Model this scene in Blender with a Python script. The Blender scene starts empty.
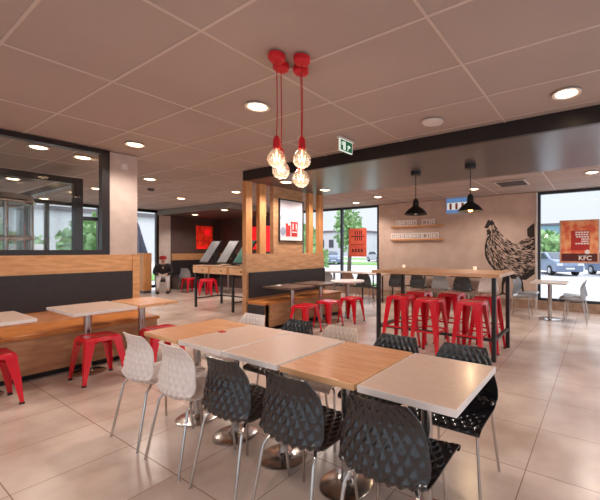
import bpy, math, random
from mathutils import Vector, Matrix
random.seed(7)
C = bpy.context.scene.collection
SC = bpy.context.scene

# ------------------------------------------------------------------ camera numbers
F, CX, CY, H, A = 353.3, 375.0, 250.0, 1.4, math.radians(32.5)
ca, sa = math.cos(A), math.sin(A)
def ray(x, y):
    r = (x - CX) / F
    return Vector((r * ca - sa, r * sa + ca, (CY - y) / F))
def atZ(x, y, z):
    d = ray(x, y); return Vector((0, 0, H)) + d * ((z - H) / d.z)
def atY(x, y, Y):
    d = ray(x, y); return Vector((0, 0, H)) + d * (Y / d.y)
def atX(x, y, X):
    d = ray(x, y); return Vector((0, 0, H)) + d * (X / d.x)

# ------------------------------------------------------------------ materials
def lin(c):
    return tuple(((v / 255) / 12.92 if v / 255 <= .04045 else (((v / 255) + .055) / 1.055) ** 2.4) for v in c) + (1,)
MATS = {}
def mat(name, col, rough=.5, metal=0, col2=None, scale=6, stretch=(1, 1, 1), bump=0, coat=0, detail=4, lo=.35, hi=.65, emit=None, es=0, spec=.5):
    m = bpy.data.materials.new(name); m.use_nodes = True; MATS[name] = m
    nt = m.node_tree; b = nt.nodes['Principled BSDF']
    b.inputs['Base Color'].default_value = lin(col)
    b.inputs['Roughness'].default_value = rough; b.inputs['Metallic'].default_value = metal
    b.inputs['Specular IOR Level'].default_value = spec
    if coat: b.inputs['Coat Weight'].default_value = coat; b.inputs['Coat Roughness'].default_value = .15
    tc = nt.nodes.new('ShaderNodeTexCoord'); mp = nt.nodes.new('ShaderNodeMapping')
    mp.inputs['Scale'].default_value = stretch
    nt.links.new(tc.outputs['Object'], mp.inputs['Vector'])
    n = nt.nodes.new('ShaderNodeTexNoise'); n.inputs['Scale'].default_value = scale; n.inputs['Detail'].default_value = detail
    nt.links.new(mp.outputs[0], n.inputs['Vector'])
    r = nt.nodes.new('ShaderNodeValToRGB'); r.color_ramp.elements[0].position = lo; r.color_ramp.elements[1].position = hi
    c2 = col2 or tuple(max(0, v * .94) for v in col)
    r.color_ramp.elements[0].color = lin(c2); r.color_ramp.elements[1].color = lin(col)
    nt.links.new(n.outputs['Fac'], r.inputs['Fac']); nt.links.new(r.outputs[0], b.inputs['Base Color'])
    if bump:
        bp = nt.nodes.new('ShaderNodeBump'); bp.inputs['Strength'].default_value = bump; bp.inputs['Distance'].default_value = .01
        nt.links.new(n.outputs['Fac'], bp.inputs['Height']); nt.links.new(bp.outputs[0], b.inputs['Normal'])
    if emit:
        b.inputs['Emission Color'].default_value = lin(emit); b.inputs['Emission Strength'].default_value = es
    return m
def glass(name, tint=(1, 1, 1), gloss=.08, rough=0.0):
    m = bpy.data.materials.new(name); m.use_nodes = True; MATS[name] = m
    nt = m.node_tree; nt.nodes.remove(nt.nodes['Principled BSDF'])
    t = nt.nodes.new('ShaderNodeBsdfTransparent'); t.inputs[0].default_value = (*tint, 1)
    g = nt.nodes.new('ShaderNodeBsdfGlossy'); g.inputs['Roughness'].default_value = rough
    lw = nt.nodes.new('ShaderNodeLayerWeight'); lw.inputs[0].default_value = .25
    mm = nt.nodes.new('ShaderNodeMath'); mm.operation = 'MULTIPLY_ADD'; mm.inputs[1].default_value = .22; mm.inputs[2].default_value = gloss
    nt.links.new(lw.outputs['Fresnel'], mm.inputs[0])
    mx = nt.nodes.new('ShaderNodeMixShader')
    nt.links.new(mm.outputs[0], mx.inputs[0]); nt.links.new(t.outputs[0], mx.inputs[1]); nt.links.new(g.outputs[0], mx.inputs[2])
    nt.links.new(mx.outputs[0], nt.nodes['Material Output'].inputs[0])
    return m
def lamp_mat(name, col, s):
    m = bpy.data.materials.new(name); m.use_nodes = True; MATS[name] = m
    nt = m.node_tree; nt.nodes.remove(nt.nodes['Principled BSDF'])
    e = nt.nodes.new('ShaderNodeEmission'); e.inputs[0].default_value = lin(col); e.inputs[1].default_value = s
    nt.links.new(e.outputs[0], nt.nodes['Material Output'].inputs[0]); return m
def tile_mat(name, c1, c2, mortar, sx, sy, ox, oy, msize, rough, scale=2.0, spec=.5):
    m = mat(name, c1, rough, col2=c2, scale=scale, detail=6, spec=spec)
    nt = m.node_tree; b = nt.nodes['Principled BSDF']
    tc = nt.nodes.new('ShaderNodeTexCoord'); mp = nt.nodes.new('ShaderNodeMapping')
    mp.inputs['Location'].default_value = (-ox, -oy, 0)
    nt.links.new(tc.outputs['Object'], mp.inputs[0])
    br = nt.nodes.new('ShaderNodeTexBrick'); br.offset = 0; br.inputs['Scale'].default_value = 1
    br.inputs['Brick Width'].default_value = sx; br.inputs['Row Height'].default_value = sy
    br.inputs['Mortar Size'].default_value = msize; br.inputs['Mortar Smooth'].default_value = .1
    br.inputs['Color1'].default_value = (1, 1, 1, 1); br.inputs['Color2'].default_value = (.9, .89, .88, 1)
    br.inputs['Mortar'].default_value = lin(mortar)
    nt.links.new(mp.outputs[0], br.inputs['Vector'])
    mx = nt.nodes.new('ShaderNodeMix'); mx.data_type = 'RGBA'; mx.blend_type = 'MULTIPLY'; mx.inputs[0].default_value = 1
    src = b.inputs['Base Color'].links[0].from_socket
    nt.links.new(src, mx.inputs[6]); nt.links.new(br.outputs['Color'], mx.inputs[7]); nt.links.new(mx.outputs[2], b.inputs['Base Color'])
    return m

tile_mat('floor_tile', (216, 196, 184), (180, 156, 142), (176, 154, 142), .61, .61, -.4 + .0, -.03, .003, .24, 1.6, .6)
mat('ceiling_tile', (184, 168, 160), .9, col2=(178, 162, 154), scale=1.2)
mat('ceiling_bar', (206, 190, 180), .35, col2=(208, 194, 186))
mat('wall_paint', (205, 186, 176), .8)
mat('back_plaster', (212, 186, 170), .75, col2=(200, 173, 157), scale=3.5, detail=8, bump=.1)
mat('skirt_tile', (176, 145, 122), .5, col2=(150, 120, 100), scale=8)
mat('black_gloss', (34, 27, 27), .4, col2=(28, 22, 22))
mat('soffit_paint', (84, 78, 79), .3, col2=(78, 72, 73), scale=1, spec=.8)
mat('bulkhead_grey', (140, 132, 127), .5)
mat('dark_wall', (96, 76, 73), .6)
mat('frame_black', (38, 28, 28), .3)
mat('alu', (60, 62, 68), .4, metal=.4)
mat('wood', (222, 170, 120), .45, col2=(198, 144, 94), scale=5, stretch=(6, 1, 6), detail=6)
mat('wood_seat', (220, 145, 78), .35, col2=(190, 112, 52), scale=5, stretch=(8, 1, 8), detail=6)
mat('wood_panel', (206, 160, 120), .5, col2=(180, 132, 94), scale=4, stretch=(5, 1, 5), detail=6)
mat('wood_slat', (222, 162, 106), .5, col2=(200, 138, 84), scale=5, stretch=(6, 6, .8), detail=6)
mat('wood_top', (214, 158, 116), .33, col2=(196, 136, 94), scale=5, stretch=(1, 6, 6), detail=6, coat=.15)
mat('wood_edge', (232, 186, 140), .4, col2=(214, 164, 120), scale=5, stretch=(1, 4, 6))
mat('bar_wood', (212, 168, 132), .4, col2=(188, 138, 100), scale=5, stretch=(1, 6, 6), detail=6)
mat('white_top_warmlit', (208, 180, 164), .33, col2=(201, 173, 157), scale=30, coat=.1)  # white laminate with the warm ceiling reflection mixed into its colour
mat('white_edge', (238, 230, 228), .35, col2=(230, 222, 220), scale=10)  # lit white of edges facing the camera; plain white on the round top
mat('brown_top', (120, 96, 84), .35, col2=(98, 76, 66), scale=5, stretch=(6, 1, 6))
mat('vinyl', (48, 43, 46), .5, col2=(42, 38, 41), scale=20, bump=.03)
mat('plinth', (24, 18, 18), .6)
mat('chrome', (196, 190, 186), .2, metal=1, col2=(190, 184, 178), scale=30)
mat('steel', (190, 182, 176), .28, metal=1, col2=(170, 163, 158), scale=4, stretch=(30, 30, 1))
mat('red_metal', (222, 20, 44), .24, col2=(208, 14, 38), coat=.4, scale=3)
mat('rubber', (30, 28, 28), .8)
mat('shell_black', (20, 20, 25), .24, col2=(16, 16, 21), scale=4, spec=.85)
mat('shell_white', (226, 216, 212), .38, col2=(216, 206, 202), scale=4)
mat('shell_beige', (214, 194, 180), .42, col2=(204, 184, 170), scale=4)
mat('shell_grey', (150, 150, 154), .35)
mat('shell_brown', (150, 116, 98), .4)
mat('red_plastic', (214, 26, 40), .4, col2=(196, 20, 34))
mat('red_cord', (190, 20, 34), .7)
mat('lamp_black', (22, 20, 20), .45)
mat('iron', (34, 32, 36), .45)
mat('white_plastic', (222, 212, 206), .4)
mat('paper_white', (232, 226, 222), .7)
mat('green_sign', (18, 92, 58), .5, emit=(18, 92, 58), es=.4)
mat('sign_white', (225, 240, 228), .5, emit=(225, 240, 228), es=.5)
mat('mural_ink', (44, 34, 32), .8, col2=(60, 48, 44), scale=30)
mat('mural_pale', (206, 176, 158), .8)
mat('screen_grey', (140, 138, 142), .4, col2=(120, 118, 124), scale=3)
mat('screen_green', (74, 128, 112), .25, col2=(50, 96, 86), scale=3)
mat('bin_grey', (84, 80, 84), .5)
mat('asphalt', (196, 194, 194), .9, col2=(172, 171, 172), scale=.6, detail=6)
mat('lawn', (120, 160, 84), .95, col2=(96, 134, 62), scale=3)
mat('leaf', (158, 190, 130), .9, col2=(120, 158, 100), scale=5)
mat('bark', (96, 80, 70), .9)
mat('build_pale', (206, 206, 206), .8); mat('build_teal', (120, 158, 170), .6); mat('build_roof', (110, 104, 108), .8)
mat('car_blue', (112, 128, 156), .25, coat=.5); mat('car_silver', (176, 180, 188), .25, coat=.5); mat('car_white', (220, 222, 226), .3, coat=.5)
mat('car_glass', (60, 70, 84), .1); mat('tyre', (28, 28, 30), .8); mat('car_light', (220, 224, 228), .2); mat('plate_white', (230, 230, 225), .5)
mat('parasol', (120, 122, 138), .85, col2=(100, 102, 118), scale=5)
mat('skin', (206, 160, 136), .6); mat('cap_red', (176, 30, 40), .7); mat('cloth_dark', (42, 36, 38), .85); mat('cloth_pale', (214, 206, 206), .85); mat('shoe', (40, 38, 40), .6)
mat('poster_red', (224, 70, 34), .5, col2=(150, 30, 20), scale=7, detail=3, lo=.4, hi=.6)
mat('poster_orange', (246, 176, 120), .5, col2=(228, 96, 62), scale=6, detail=4, lo=.4, hi=.6)
mat('poster_coral', (226, 104, 78), .6, col2=(214, 88, 66), scale=5)
mat('ink_red', (196, 44, 40), .6); mat('ink_dark', (90, 30, 30), .6); mat('ink_white', (252, 244, 240), .6)
mat('poster_sky', (206, 208, 222), .4, col2=(226, 218, 226), scale=3)
mat('poster_grey', (150, 160, 184), .5); mat('red_light', (220, 24, 30), .5, emit=(226, 20, 28), es=.9)
mat('poster_glow', (240, 70, 30), .5, col2=(160, 20, 16), scale=5, detail=3, lo=.4, hi=.6, emit=(220, 40, 24), es=.35)
mat('menu_blue', (96, 138, 190), .4, emit=(96, 138, 190), es=.5); mat('menu_white', (226, 222, 220), .4, emit=(226, 222, 220), es=.5); mat('menu_brown', (150, 84, 50), .5)
mat('candle', (250, 236, 220), .4, emit=(255, 226, 196), es=.5)
glass('pane', (.97, .98, .98), .015)
glass('globe', (.98, .93, .88), .28, .05)
glass('tube_glass', (.8, .84, .84), .2, .05)
lamp_mat('led', (255, 214, 168), 9)
lamp_mat('filament', (255, 206, 150), 5)
nt_ = MATS['globe'].node_tree; mx_ = nt_.nodes['Material Output'].inputs[0].links[0].from_node
tl_ = nt_.nodes.new('ShaderNodeBsdfTranslucent'); tl_.inputs[0].default_value = (1, .86, .72, 1)
m2_ = nt_.nodes.new('ShaderNodeMixShader'); m2_.inputs[0].default_value = .1
nt_.links.new(mx_.outputs[0], m2_.inputs[1]); nt_.links.new(tl_.outputs[0], m2_.inputs[2]); nt_.links.new(m2_.outputs[0], nt_.nodes['Material Output'].inputs[0])
lamp_mat('bulb_core', (255, 190, 105), 12)

# ------------------------------------------------------------------ mesh builder
class MB:
    def __init__(s): s.v = []; s.f = []
    def add(s, vs, fs):
        o = len(s.v); s.v += [tuple(v) for v in vs]; s.f += [tuple(i + o for i in f) for f in fs]; return s
    def box(s, x0, x1, y0, y1, z0, z1):
        v = [(x, y, z) for z in (z0, z1) for y in (y0, y1) for x in (x0, x1)]
        return s.add(v, [(0, 2, 3, 1), (4, 5, 7, 6), (0, 1, 5, 4), (2, 6, 7, 3), (0, 4, 6, 2), (1, 3, 7, 5)])
    def hexa(s, b, t):   # two rings of equal length, joined and capped
        n = len(b)
        return s.add(list(b) + list(t), [tuple(range(n - 1, -1, -1)), tuple(range(n, 2 * n))] + [(i, (i + 1) % n, n + (i + 1) % n, n + i) for i in range(n)])
    def tube(s, pts, r, n=10, cap=True):
        pts = [Vector(p) for p in pts]; rings = []
        rr = r if isinstance(r, (list, tuple)) else [r] * len(pts)
        up = None
        for i, p in enumerate(pts):
            a = pts[max(i - 1, 0)]; b = pts[min(i + 1, len(pts) - 1)]
            t = (b - a).normalized()
            if up is None:
                up = t.cross(Vector((0, 0, 1)) if abs(t.z) < .9 else Vector((1, 0, 0))).normalized()
            up = (up - t * up.dot(t)).normalized(); w = t.cross(up)
            rings.append([p + (up * math.cos(2 * math.pi * k / n) + w * math.sin(2 * math.pi * k / n)) * rr[i] for k in range(n)])
        vs = [v for g in rings for v in g]; fs = []
        for i in range(len(pts) - 1):
            for k in range(n):
                a = i * n + k; b = i * n + (k + 1) % n; fs.append((a, b, b + n, a + n))
        if cap: fs += [tuple(range(n - 1, -1, -1)), tuple(range((len(pts) - 1) * n, len(pts) * n))]
        return s.add(vs, fs)
    def lathe(s, prof, c=(0, 0, 0), n=24, cap=True):
        vs = []; fs = []
        for r, z in prof:
            for k in range(n):
                a = 2 * math.pi * k / n; vs.append((c[0] + r * math.cos(a), c[1] + r * math.sin(a), c[2] + z))
        for i in range(len(prof) - 1):
            for k in range(n):
                a = i * n + k; b = i * n + (k + 1) % n; fs.append((a, b, b + n, a + n))
        if cap: fs += [tuple(range(n - 1, -1, -1)), tuple(range((len(prof) - 1) * n, len(prof) * n))]
        return s.add(vs, fs)
    def build(s, name, m, parent=None, smooth=False, bevel=0, loc=None):
        me = bpy.data.meshes.new(name); me.from_pydata(s.v, [], s.f); me.update()
        me.materials.append(MATS[m])
        if smooth:
            me.shade_smooth(); me.set_sharp_from_angle(angle=math.radians(38))
        o = bpy.data.objects.new(name, me); C.objects.link(o)
        if loc: o.location = loc
        if parent: o.parent = parent
        if bevel:
            b = o.modifiers.new('b', 'BEVEL'); b.width = bevel; b.segments = 2; b.limit_method = 'ANGLE'
        return o
def bx(x0, x1, y0, y1, z0, z1): return MB().box(x0, x1, y0, y1, z0, z1)
def thing(name, label, cat, loc=(0, 0, 0), rz=0, group=None):
    o = bpy.data.objects.new(name, None); C.objects.link(o); o.location = loc; o.rotation_euler = (0, 0, rz)
    o.empty_display_size = .1
    return tag(o, label, cat, group)
def tag(o, label, cat, group=None):
    o['label'] = label; o['category'] = cat
    if group: o['group'] = group
    return o
def struct(o): o['kind'] = 'structure'; return o
def dup(root, loc=None, rz=None, label=None, group=None, swap=None):
    r = root.copy(); C.objects.link(r)
    if loc is not None: r.location = loc
    if rz is not None: r.rotation_euler = (0, 0, rz)
    if label: r['label'] = label
    if group: r['group'] = group
    for ch in list(root.children):
        c = ch.copy(); C.objects.link(c); c.parent = r
        for g in list(ch.children):
            d = g.copy(); C.objects.link(d); d.parent = c
    return r

# ------------------------------------------------------------------ setting
CE = 2.78
XL, XF, XR, YB, YN = -5.8, -13.0, 3.0, 9.2, -3.2
struct(bx(-13.3, XR, YN, 9.6, -.1, 0).build('floor', 'floor_tile'))
struct(bx(-13.3, XR, YN, 9.6, CE + .012, CE + .12).build('ceiling', 'ceiling_tile'))
g = MB()
x = -.87 - 1.265 * 9
while x < XR:
    g.box(x - .009, x + .009, YN, 9.2, CE + .006, CE + .013); x += 1.265
y = 1.94 - .645 * 7
while y < 9.2:
    g.box(-13, XR, y - .009, y + .009, CE + .007, CE + .013); y += .645
struct(g.build('trim_1', 'ceiling_bar'))
# rear (rooster) wall, window wall either side
struct(bx(-5.72, -1.3, YB, YB + .25, 0, CE).build('wall_back', 'back_plaster'))
struct(bx(-5.72, -1.3, YB - .025, YB - .002, 0, .2).build('baseboard_back', 'skirt_tile'))
def window(n, x0, x1, y, z0, z1, muls, along='x', fw=.06, m='alu', depth=.1):
    f = MB()
    def b(a0, a1, c0, c1):
        if along == 'x': f.box(a0, a1, y, y + depth, c0, c1)
        else: f.box(y - depth, y, a0, a1, c0, c1)
    b(x0, x1, z0, z0 + fw); b(x0, x1, z1 - fw, z1)
    b(x0, x0 + fw, z0 + fw, z1 - fw); b(x1 - fw, x1, z0 + fw, z1 - fw)
    for q in muls: b(q - fw / 2, q + fw / 2, z0 + fw, z1 - fw)
    o = struct(f.build('window_%d' % n, m))
    if along == 'x': p = bx(x0 + .01, x1 - .01, y + depth * .45, y + depth * .45 + .008, z0 + .01, z1 - .01)
    else: p = bx(y - depth * .45 - .008, y - depth * .45, x0 + .01, x1 - .01, z0 + .01, z1 - .01)
    struct(p.build('window_pane', 'pane', o))
    return o
window(1, -9.2, -5.74, YB + .02, .2, CE, [-7.2])
window(2, -1.26, XR, YB + .02, .2, CE, [1.1])
struct(bx(-9.2, -5.72, YB - .02, YB + .2, 0, .2).build('baseboard_left', 'skirt_tile'))
struct(bx(-1.3, XR, YB - .02, YB + .2, 0, .2).build('baseboard_right', 'skirt_tile'))
struct(bx(-1.3, -1.262, YB - .03, YB + .02, 0, CE).build('trim_2', 'white_plastic'))
# far left window wall
window(3, -3.2, 6.36, XF, .1, CE, [-1.2, .4, 2.85, 3.4, 4.62], 'y', .09, 'frame_black', .12)
d = MB()
for q in ((3.95, 4.05, .05, 2.4), (4.55, 4.65, .05, 2.4), (4.05, 4.55, 2.28, 2.4), (4.05, 4.55, .05, .2), (4.05, 4.55, 1.3, 1.4)): d.box(XF + .01, XF + .07, *q)
dd = struct(d.build('door_1', 'frame_black'))
struct(bx(XF - .22, XF, 6.36, 6.75, 0, CE).build('wall_left', 'white_plastic'))
DW = 8.7
struct(bx(XF - .22, XF, 6.751, DW + .2, 0, CE).build('wall_alcove_left', 'dark_wall'))
struct(bx(XF, -9.1, DW, DW + .2, 0, CE).build('wall_rear_left', 'dark_wall'))
struct(bx(-9.2, -9.05, 7.9, YB + .2, 0, CE).build('wall_alcove_right', 'dark_wall'))
struct(bx(XF + .001, -9.05, 6.3, 6.42, 2.62, CE).build('trim_3', 'bulkhead_grey'))
struct(bx(-9.15, -9.05, 6.42, YB, 2.62, CE).build('trim_4', 'bulkhead_grey'))
struct(bx(XF + .001, -9.15, 6.42, DW, 2.62, 2.66).build('trim_5', 'dark_wall'))
# black bulkhead and its soffit
struct(bx(-5.31, XR, 4.0, 4.06, 2.62, CE + .01).build('trim_6', 'black_gloss'))
struct(bx(-5.31, XR, 4.06, 6.02, 2.62, CE).build('trim_7', 'soffit_paint'))
# right side window wall, rear wall behind the camera
window(4, YN, YB, XR + .1, .2, CE, [-1.2, .9, 3.0, 5.1, 7.2], 'y', .07, 'alu', .1)
struct(bx(XR, XR + .12, YN, YB, 0, .2).build('wall_right', 'skirt_tile'))
struct(bx(-13.3, -5.6, YN - .2, YN, 0, CE).build('wall_front', 'wall_paint'))
struct(bx(-5.6, XR, YN - .2, YN, 0, .2).build('baseboard_front', 'skirt_tile'))
window(7, -5.6, XR, YN - .12, .2, CE, [-3.5, -1.4, .8], 'x', .07)
# left low wall, painted column, glazed screen
struct(bx(XL - .15, XL, YN, 2.53, 0, 1.33).build('wall_bench', 'wall_paint'))
struct(bx(XL - .3, XL + .0, 2.17, 2.53, 1.33, CE).build('wall_column', 'wall_paint'))
f = MB()
f.box(XL - .08, XL + .03, YN, 2.17, 1.335, 1.40); f.box(XL - .08, XL + .03, YN, 2.17, 2.72, CE)
f.box(XL - .08, XL + .03, 2.08, 2.17, 1.40, 2.72); f.box(XL - .08, XL + .03, -.6, -.52, 1.40, 2.72)
w = struct(f.build('window_5', 'frame_black'))
struct(bx(XL - .03, XL - .022, YN + .02, 2.1, 1.38, 2.74).build('window_pane', 'pane', w))
# glazed lobby behind the screen
f = MB()
f.box(-7.58, -7.5, YN, 2.37, 2.52, 2.62); f.box(-7.6, -7.48, 2.3, 2.42, 0, 2.62); f.box(-7.58, -7.5, YN, 2.37, 0, .1)
f.box(-7.58, -7.5, .2, .28, .1, 2.52)
f.box(-12.98, -7.6, 2.32, 2.4, 2.52, 2.62); f.box(-12.98, -7.6, 2.32, 2.4, 0, .1); f.box(-10.4, -10.32, 2.32, 2.4, .1, 2.52)
w = struct(f.build('window_6', 'frame_black'))
struct(bx(-7.545, -7.537, YN + .02, 2.33, .08, 2.55).build('window_pane', 'pane', w))
struct(bx(-12.95, -7.55, 2.356, 2.364, .08, 2.55).build('window_pane', 'pane', w))
# round chrome-framed door drum in the lobby
t = thing('revolving_door', 'round chrome framed glass door drum behind the glazed screen', 'revolving door', (-9.5, 1.55, 0))
g = MB()
for z in (2.3, 1.62, .06):
    g.tube([(.7 * math.cos(a * math.pi / 16), .7 * math.sin(a * math.pi / 16), z) for a in range(33)], .045, 8, False)
g.build('rail', 'chrome', t, True)
for k in range(8):
    a = math.pi / 4 * k + .3
    MB().tube([(.7 * math.cos(a), .7 * math.sin(a), .02), (.7 * math.cos(a), .7 * math.sin(a), 2.32)], .035, 8).build('post', 'chrome', t, True)
MB().lathe([(.68, .08), (.68, 2.28)], n=40, cap=False).build('glass_drum', 'tube_glass', t, True)
MB().lathe([(.01, 2.3), (.72, 2.3), (.72, 2.42), (.01, 2.42)], n=40).build('drum_roof', 'steel', t, True)

# ------------------------------------------------------------------ lights: downlights
def downlight_proto():
    t = thing('downlight', '', 'downlight')
    MB().lathe([(.088, -.004), (.115, -.012), (.118, -.002), (.115, 0)], n=28).build('ring', 'white_plastic', t, True)
    MB().lathe([(.088, -.006), (.06, -.016), (.001, -.018)], n=28, cap=False).build('diffuser', 'led', t, True)
    return t
dl = None
DL = [((-2.78, 2.26), CE, 'round ceiling downlight beside the red cord pendants', 1),
      ((-.25, 3.53), CE, 'bright ceiling downlight in front of the black beam, far right', 1),
      ((-5.13, 2.21), CE, 'ceiling downlight just in front of the painted column', 1),
      ((-7.38, 3.44), CE, 'ceiling downlight just right of the painted column, beyond it', 1),
      ((-9.43, 5.17), CE, 'ceiling downlight in front of the grey bulkhead of the dark alcove', 1),
      ((-7.29, 5.30), CE, 'ceiling downlight just left of the slatted wooden screen', 1),
      ((-2.40, 7.93), CE, 'ceiling downlight near the rooster wall behind the lit black pendant', 1),
      ((-6.0, 8.39), CE, 'ceiling downlight close to the rear left window', 1),
      ((-4.86, 7.77), CE, 'ceiling downlight near the left end of the rooster wall', 1),
      ((-.12, 7.35), CE, 'ceiling downlight near the rear right window', 1),
      ((-6.35, 1.57), CE, 'largest downlight seen through the glazed screen', 1),
      ((-6.5, 2.1), CE, 'downlight behind the glazed screen next to its right post', 0),
      ((-9.52, 3.33), CE, 'downlight behind the glazed screen right of the inner post', 1),
      ((-11.28, 3.52), CE, 'downlight over the lobby near the outer window wall', 1),
      ((-12.57, 3.22), CE, 'small downlight at the outer window wall', 0),
      ((-9.58, 2.0), CE, 'downlight in the lobby near the round door', 1),
      ((-10.6, 1.5), CE, 'downlight above the round lobby door', 0),
      ((-11.74, 6.92), 2.62, 'downlight in the dark alcove above the red poster', 1),
      ((-9.63, 6.60), 2.62, 'downlight in the dark alcove near the bulkhead corner', 1),
      ((-4.75, 4.49), 2.62, 'downlight in the black soffit above the framed poster', 1),
      ((-4.70, 5.49), 2.62, 'downlight in the black soffit at the far end of the slats', 1)]
HID = [((-5.13, -.6), CE), ((-2.78, -.6), CE), ((-.25, -.3), CE), ((2.0, 1.2), CE), ((.9, 5.9), CE), ((-11.0, -.5), CE), ((2.2, 7.3), CE)]  # added downlights out of view, put in to light the chair backs
for (xy, z, lb, on) in DL + [(a, b, 'added ceiling downlight out of view, lighting the near part of the room', 1) for a, b in HID]:
    if dl is None: dl = downlight_proto(); o = dl
    else: o = dup(dl)
    o.location = (xy[0], xy[1], z); o['label'] = lb; o['group'] = 'round ceiling downlights'
    if on:
        l = bpy.data.lights.new('spot', 'SPOT'); l.energy = 92; l.color = (1, .88, .78); l.spot_size = math.radians(150); l.spot_blend = .6; l.shadow_soft_size = .09
        lo = bpy.data.objects.new('downlight_lamp', l); C.objects.link(lo); lo.location = (xy[0], xy[1], z - .03)

# red cord pendants
P = [((-1.91, 1.73), 2.044, 'rear left', 'red cord pendant bulb hanging highest on the left, partly behind its neighbour'),
     ((-2.01, 1.83), 1.992, '', 'red cord pendant bulb on the left hanging slightly lower'),
     ((-1.81, 1.84), 2.048, '', 'red cord pendant bulb on the right hanging highest, behind the lowest bulb'),
     ((-1.91, 1.96), 1.94, '', 'red cord pendant bulb hanging lowest of the four')]
PXY = [atZ(*q, 2.76).xy for q in ((276.6, 57.5), (281, 67), (301.9, 60), (300.8, 70.6))]
for (xy, bz, _, lb), xy in zip(P, PXY):
    t = thing('pendant_light', lb, 'pendant light', (xy[0], xy[1], 0), 0, 'red cord pendants with globe bulbs')
    MB().lathe([(.012, 2.728), (.045, 2.732), (.058, 2.745), (.06, 2.77), (.058, CE)], n=28).build('canopy', 'red_plastic', t, True)
    MB().tube([(0, 0, 2.74), (.004, .003, (2.72 + bz) / 2), (0, 0, bz + .12)], .0035, 8).build('cord', 'red_cord', t, True)
    MB().lathe([(.008, .165), (.019, .155), (.025, .13), (.026, .075), (.02, .07)], (0, 0, bz), 20).build('socket', 'red_plastic', t, True)
    b = MB().lathe([(.016, .085), (.02, .07), (.036, .055), (.055, .034), (.064, .008), (.0645, -.01), (.058, -.032), (.042, -.051), (.02, -.062), (.001, -.065)], (0, 0, bz), 28, False).build('globe_bulb', 'globe', t, True)
    g = MB()
    g.tube([(.024 * math.cos(k * math.pi / 4), .024 * math.sin(k * math.pi / 4), bz + (.032 if k % 2 else -.026)) for k in range(9)], .0024, 6, False)
    g.tube([(0, 0, bz + .07), (0, 0, bz + .02)], .004, 6)
    g.lathe([(.001, -.014), (.010, -.008), (.012, .004), (.006, .016), (.001, .02)], (0, 0, bz), 10, False)
    g.build('filament', 'filament', b, True)
    l = bpy.data.lights.new('bulb', 'POINT'); l.energy = .9; l.color = (1, .74, .5); l.shadow_soft_size = .012
    lo = bpy.data.objects.new('pendant_bulb_lamp', l); C.objects.link(lo); lo.location = (xy[0], xy[1], bz - .04)
# black pendants over the bar
for (px, lb, on) in ((-2.42, 'black metal pendant lamp above the bar in front of the lettered ledges', 0), (-1.56, 'black metal pendant lamp with a glowing bulb above the bar', 1)):
    t = thing('dome_pendant', lb, 'pendant light', (px, 4.98, 0), 0, 'black dome pendants over the bar')
    MB().lathe([(.005, 2.555), (.075, 2.56), (.078, 2.60), (.078, 2.62)], n=24).build('canopy', 'lamp_black', t, True)
    MB().tube([(0, 0, 2.56), (0, 0, 2.16)], .006, 8).build('cord', 'lamp_black', t, True)
    MB().lathe([(.012, 2.2), (.03, 2.19), (.045, 2.15), (.05, 2.08), (.085, 2.055), (.115, 2.035), (.15, 2.0), (.178, 1.962), (.182, 1.95), (.176, 1.953), (.145, 1.99), (.11, 2.025), (.08, 2.045), (.02, 2.05)], n=36, cap=False).build('shade', 'lamp_black', t, True)
    b = MB().lathe([(.014, 2.05), (.02, 2.03), (.036, 1.985), (.03, 1.955), (.001, 1.942)], n=20, cap=False)
    b.build('bulb', 'bulb_core' if on else 'globe', t, True)
    if on:
        l = bpy.data.lights.new('b', 'POINT'); l.energy = 12; l.color = (1, .7, .4); l.shadow_soft_size = .04
        lo = bpy.data.objects.new('bar_bulb_lamp', l); C.objects.link(lo); lo.location = (px, 4.98, 1.9)
# ceiling fittings
t = thing('ceiling_speaker', 'round white ceiling speaker in front of the black beam', 'speaker', (-1.52, 3.54, CE))
MB().lathe([(.001, -.012), (.1, -.012), (.118, -.006), (.12, 0)], n=32).build('grille', 'white_plastic', t, True)
MB().lathe([(.1, -.014), (.108, -.014), (.11, -.010), (.1, -.010)], n=32).build('rim', 'paper_white', t, True)
t = thing('exit_sign', 'green emergency exit sign hanging from the ceiling', 'exit sign', (-2.66, 3.5, CE), math.radians(90))
bx(-.15, .15, -.025, .025, -.025, 0).build('mount_bar', 'white_plastic', t)
bx(-.125, .125, -.012, .012, -.17, -.025).build('housing', 'sign_white', t)
for s in (-1, 1):
    pa = bx(-.115, .115, s * .0125 - .001, s * .0125 + .001, -.16, -.035).build('sign_face', 'green_sign', t)
    g = MB()
    yy = s * .0145
    def q(pts):
        g.hexa([(a, yy - .0005, b) for a, b in pts], [(a, yy + .0005, b) for a, b in pts])
    q([(-.07, -.15), (-.02, -.15), (-.02, -.05), (-.07, -.05)]); 
    q([(-.1, -.1), (-.08, -.1), (-.08, -.06), (-.1, -.06)])
    q([(.01, -.105), (.05, -.105), (.05, -.09), (.01, -.09)]); q([(.04, -.125), (.085, -.097), (.04, -.07)])
    q([(.015, -.15), (.03, -.15), (.04, -.11), (.025, -.11)])
    g.build('pictogram', 'sign_white', pa)
t = thing('ceiling_vent', 'dark slotted air vent in the ceiling near the rooster wall', 'vent', (*atZ(512, 183, CE).xy, CE))
bx(-.3, .3, -.3, .3, -.014, 0).build('vent_frame', 'white_plastic', t)
g = MB()
for k in range(7): g.box(-.26, .26, -.25 + k * .075, -.21 + k * .075, -.024, -.0142)
g.build('slats', 'bin_grey', t)
t = thing('smoke_detector', 'small dark ceiling sensor beyond the painted column', 'sensor', (*atZ(151, 189, CE).xy, CE))
MB().lathe([(.001, -.05), (.05, -.045), (.07, -.02), (.075, 0)], n=20).build('housing', 'bin_grey', t, True)
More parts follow.
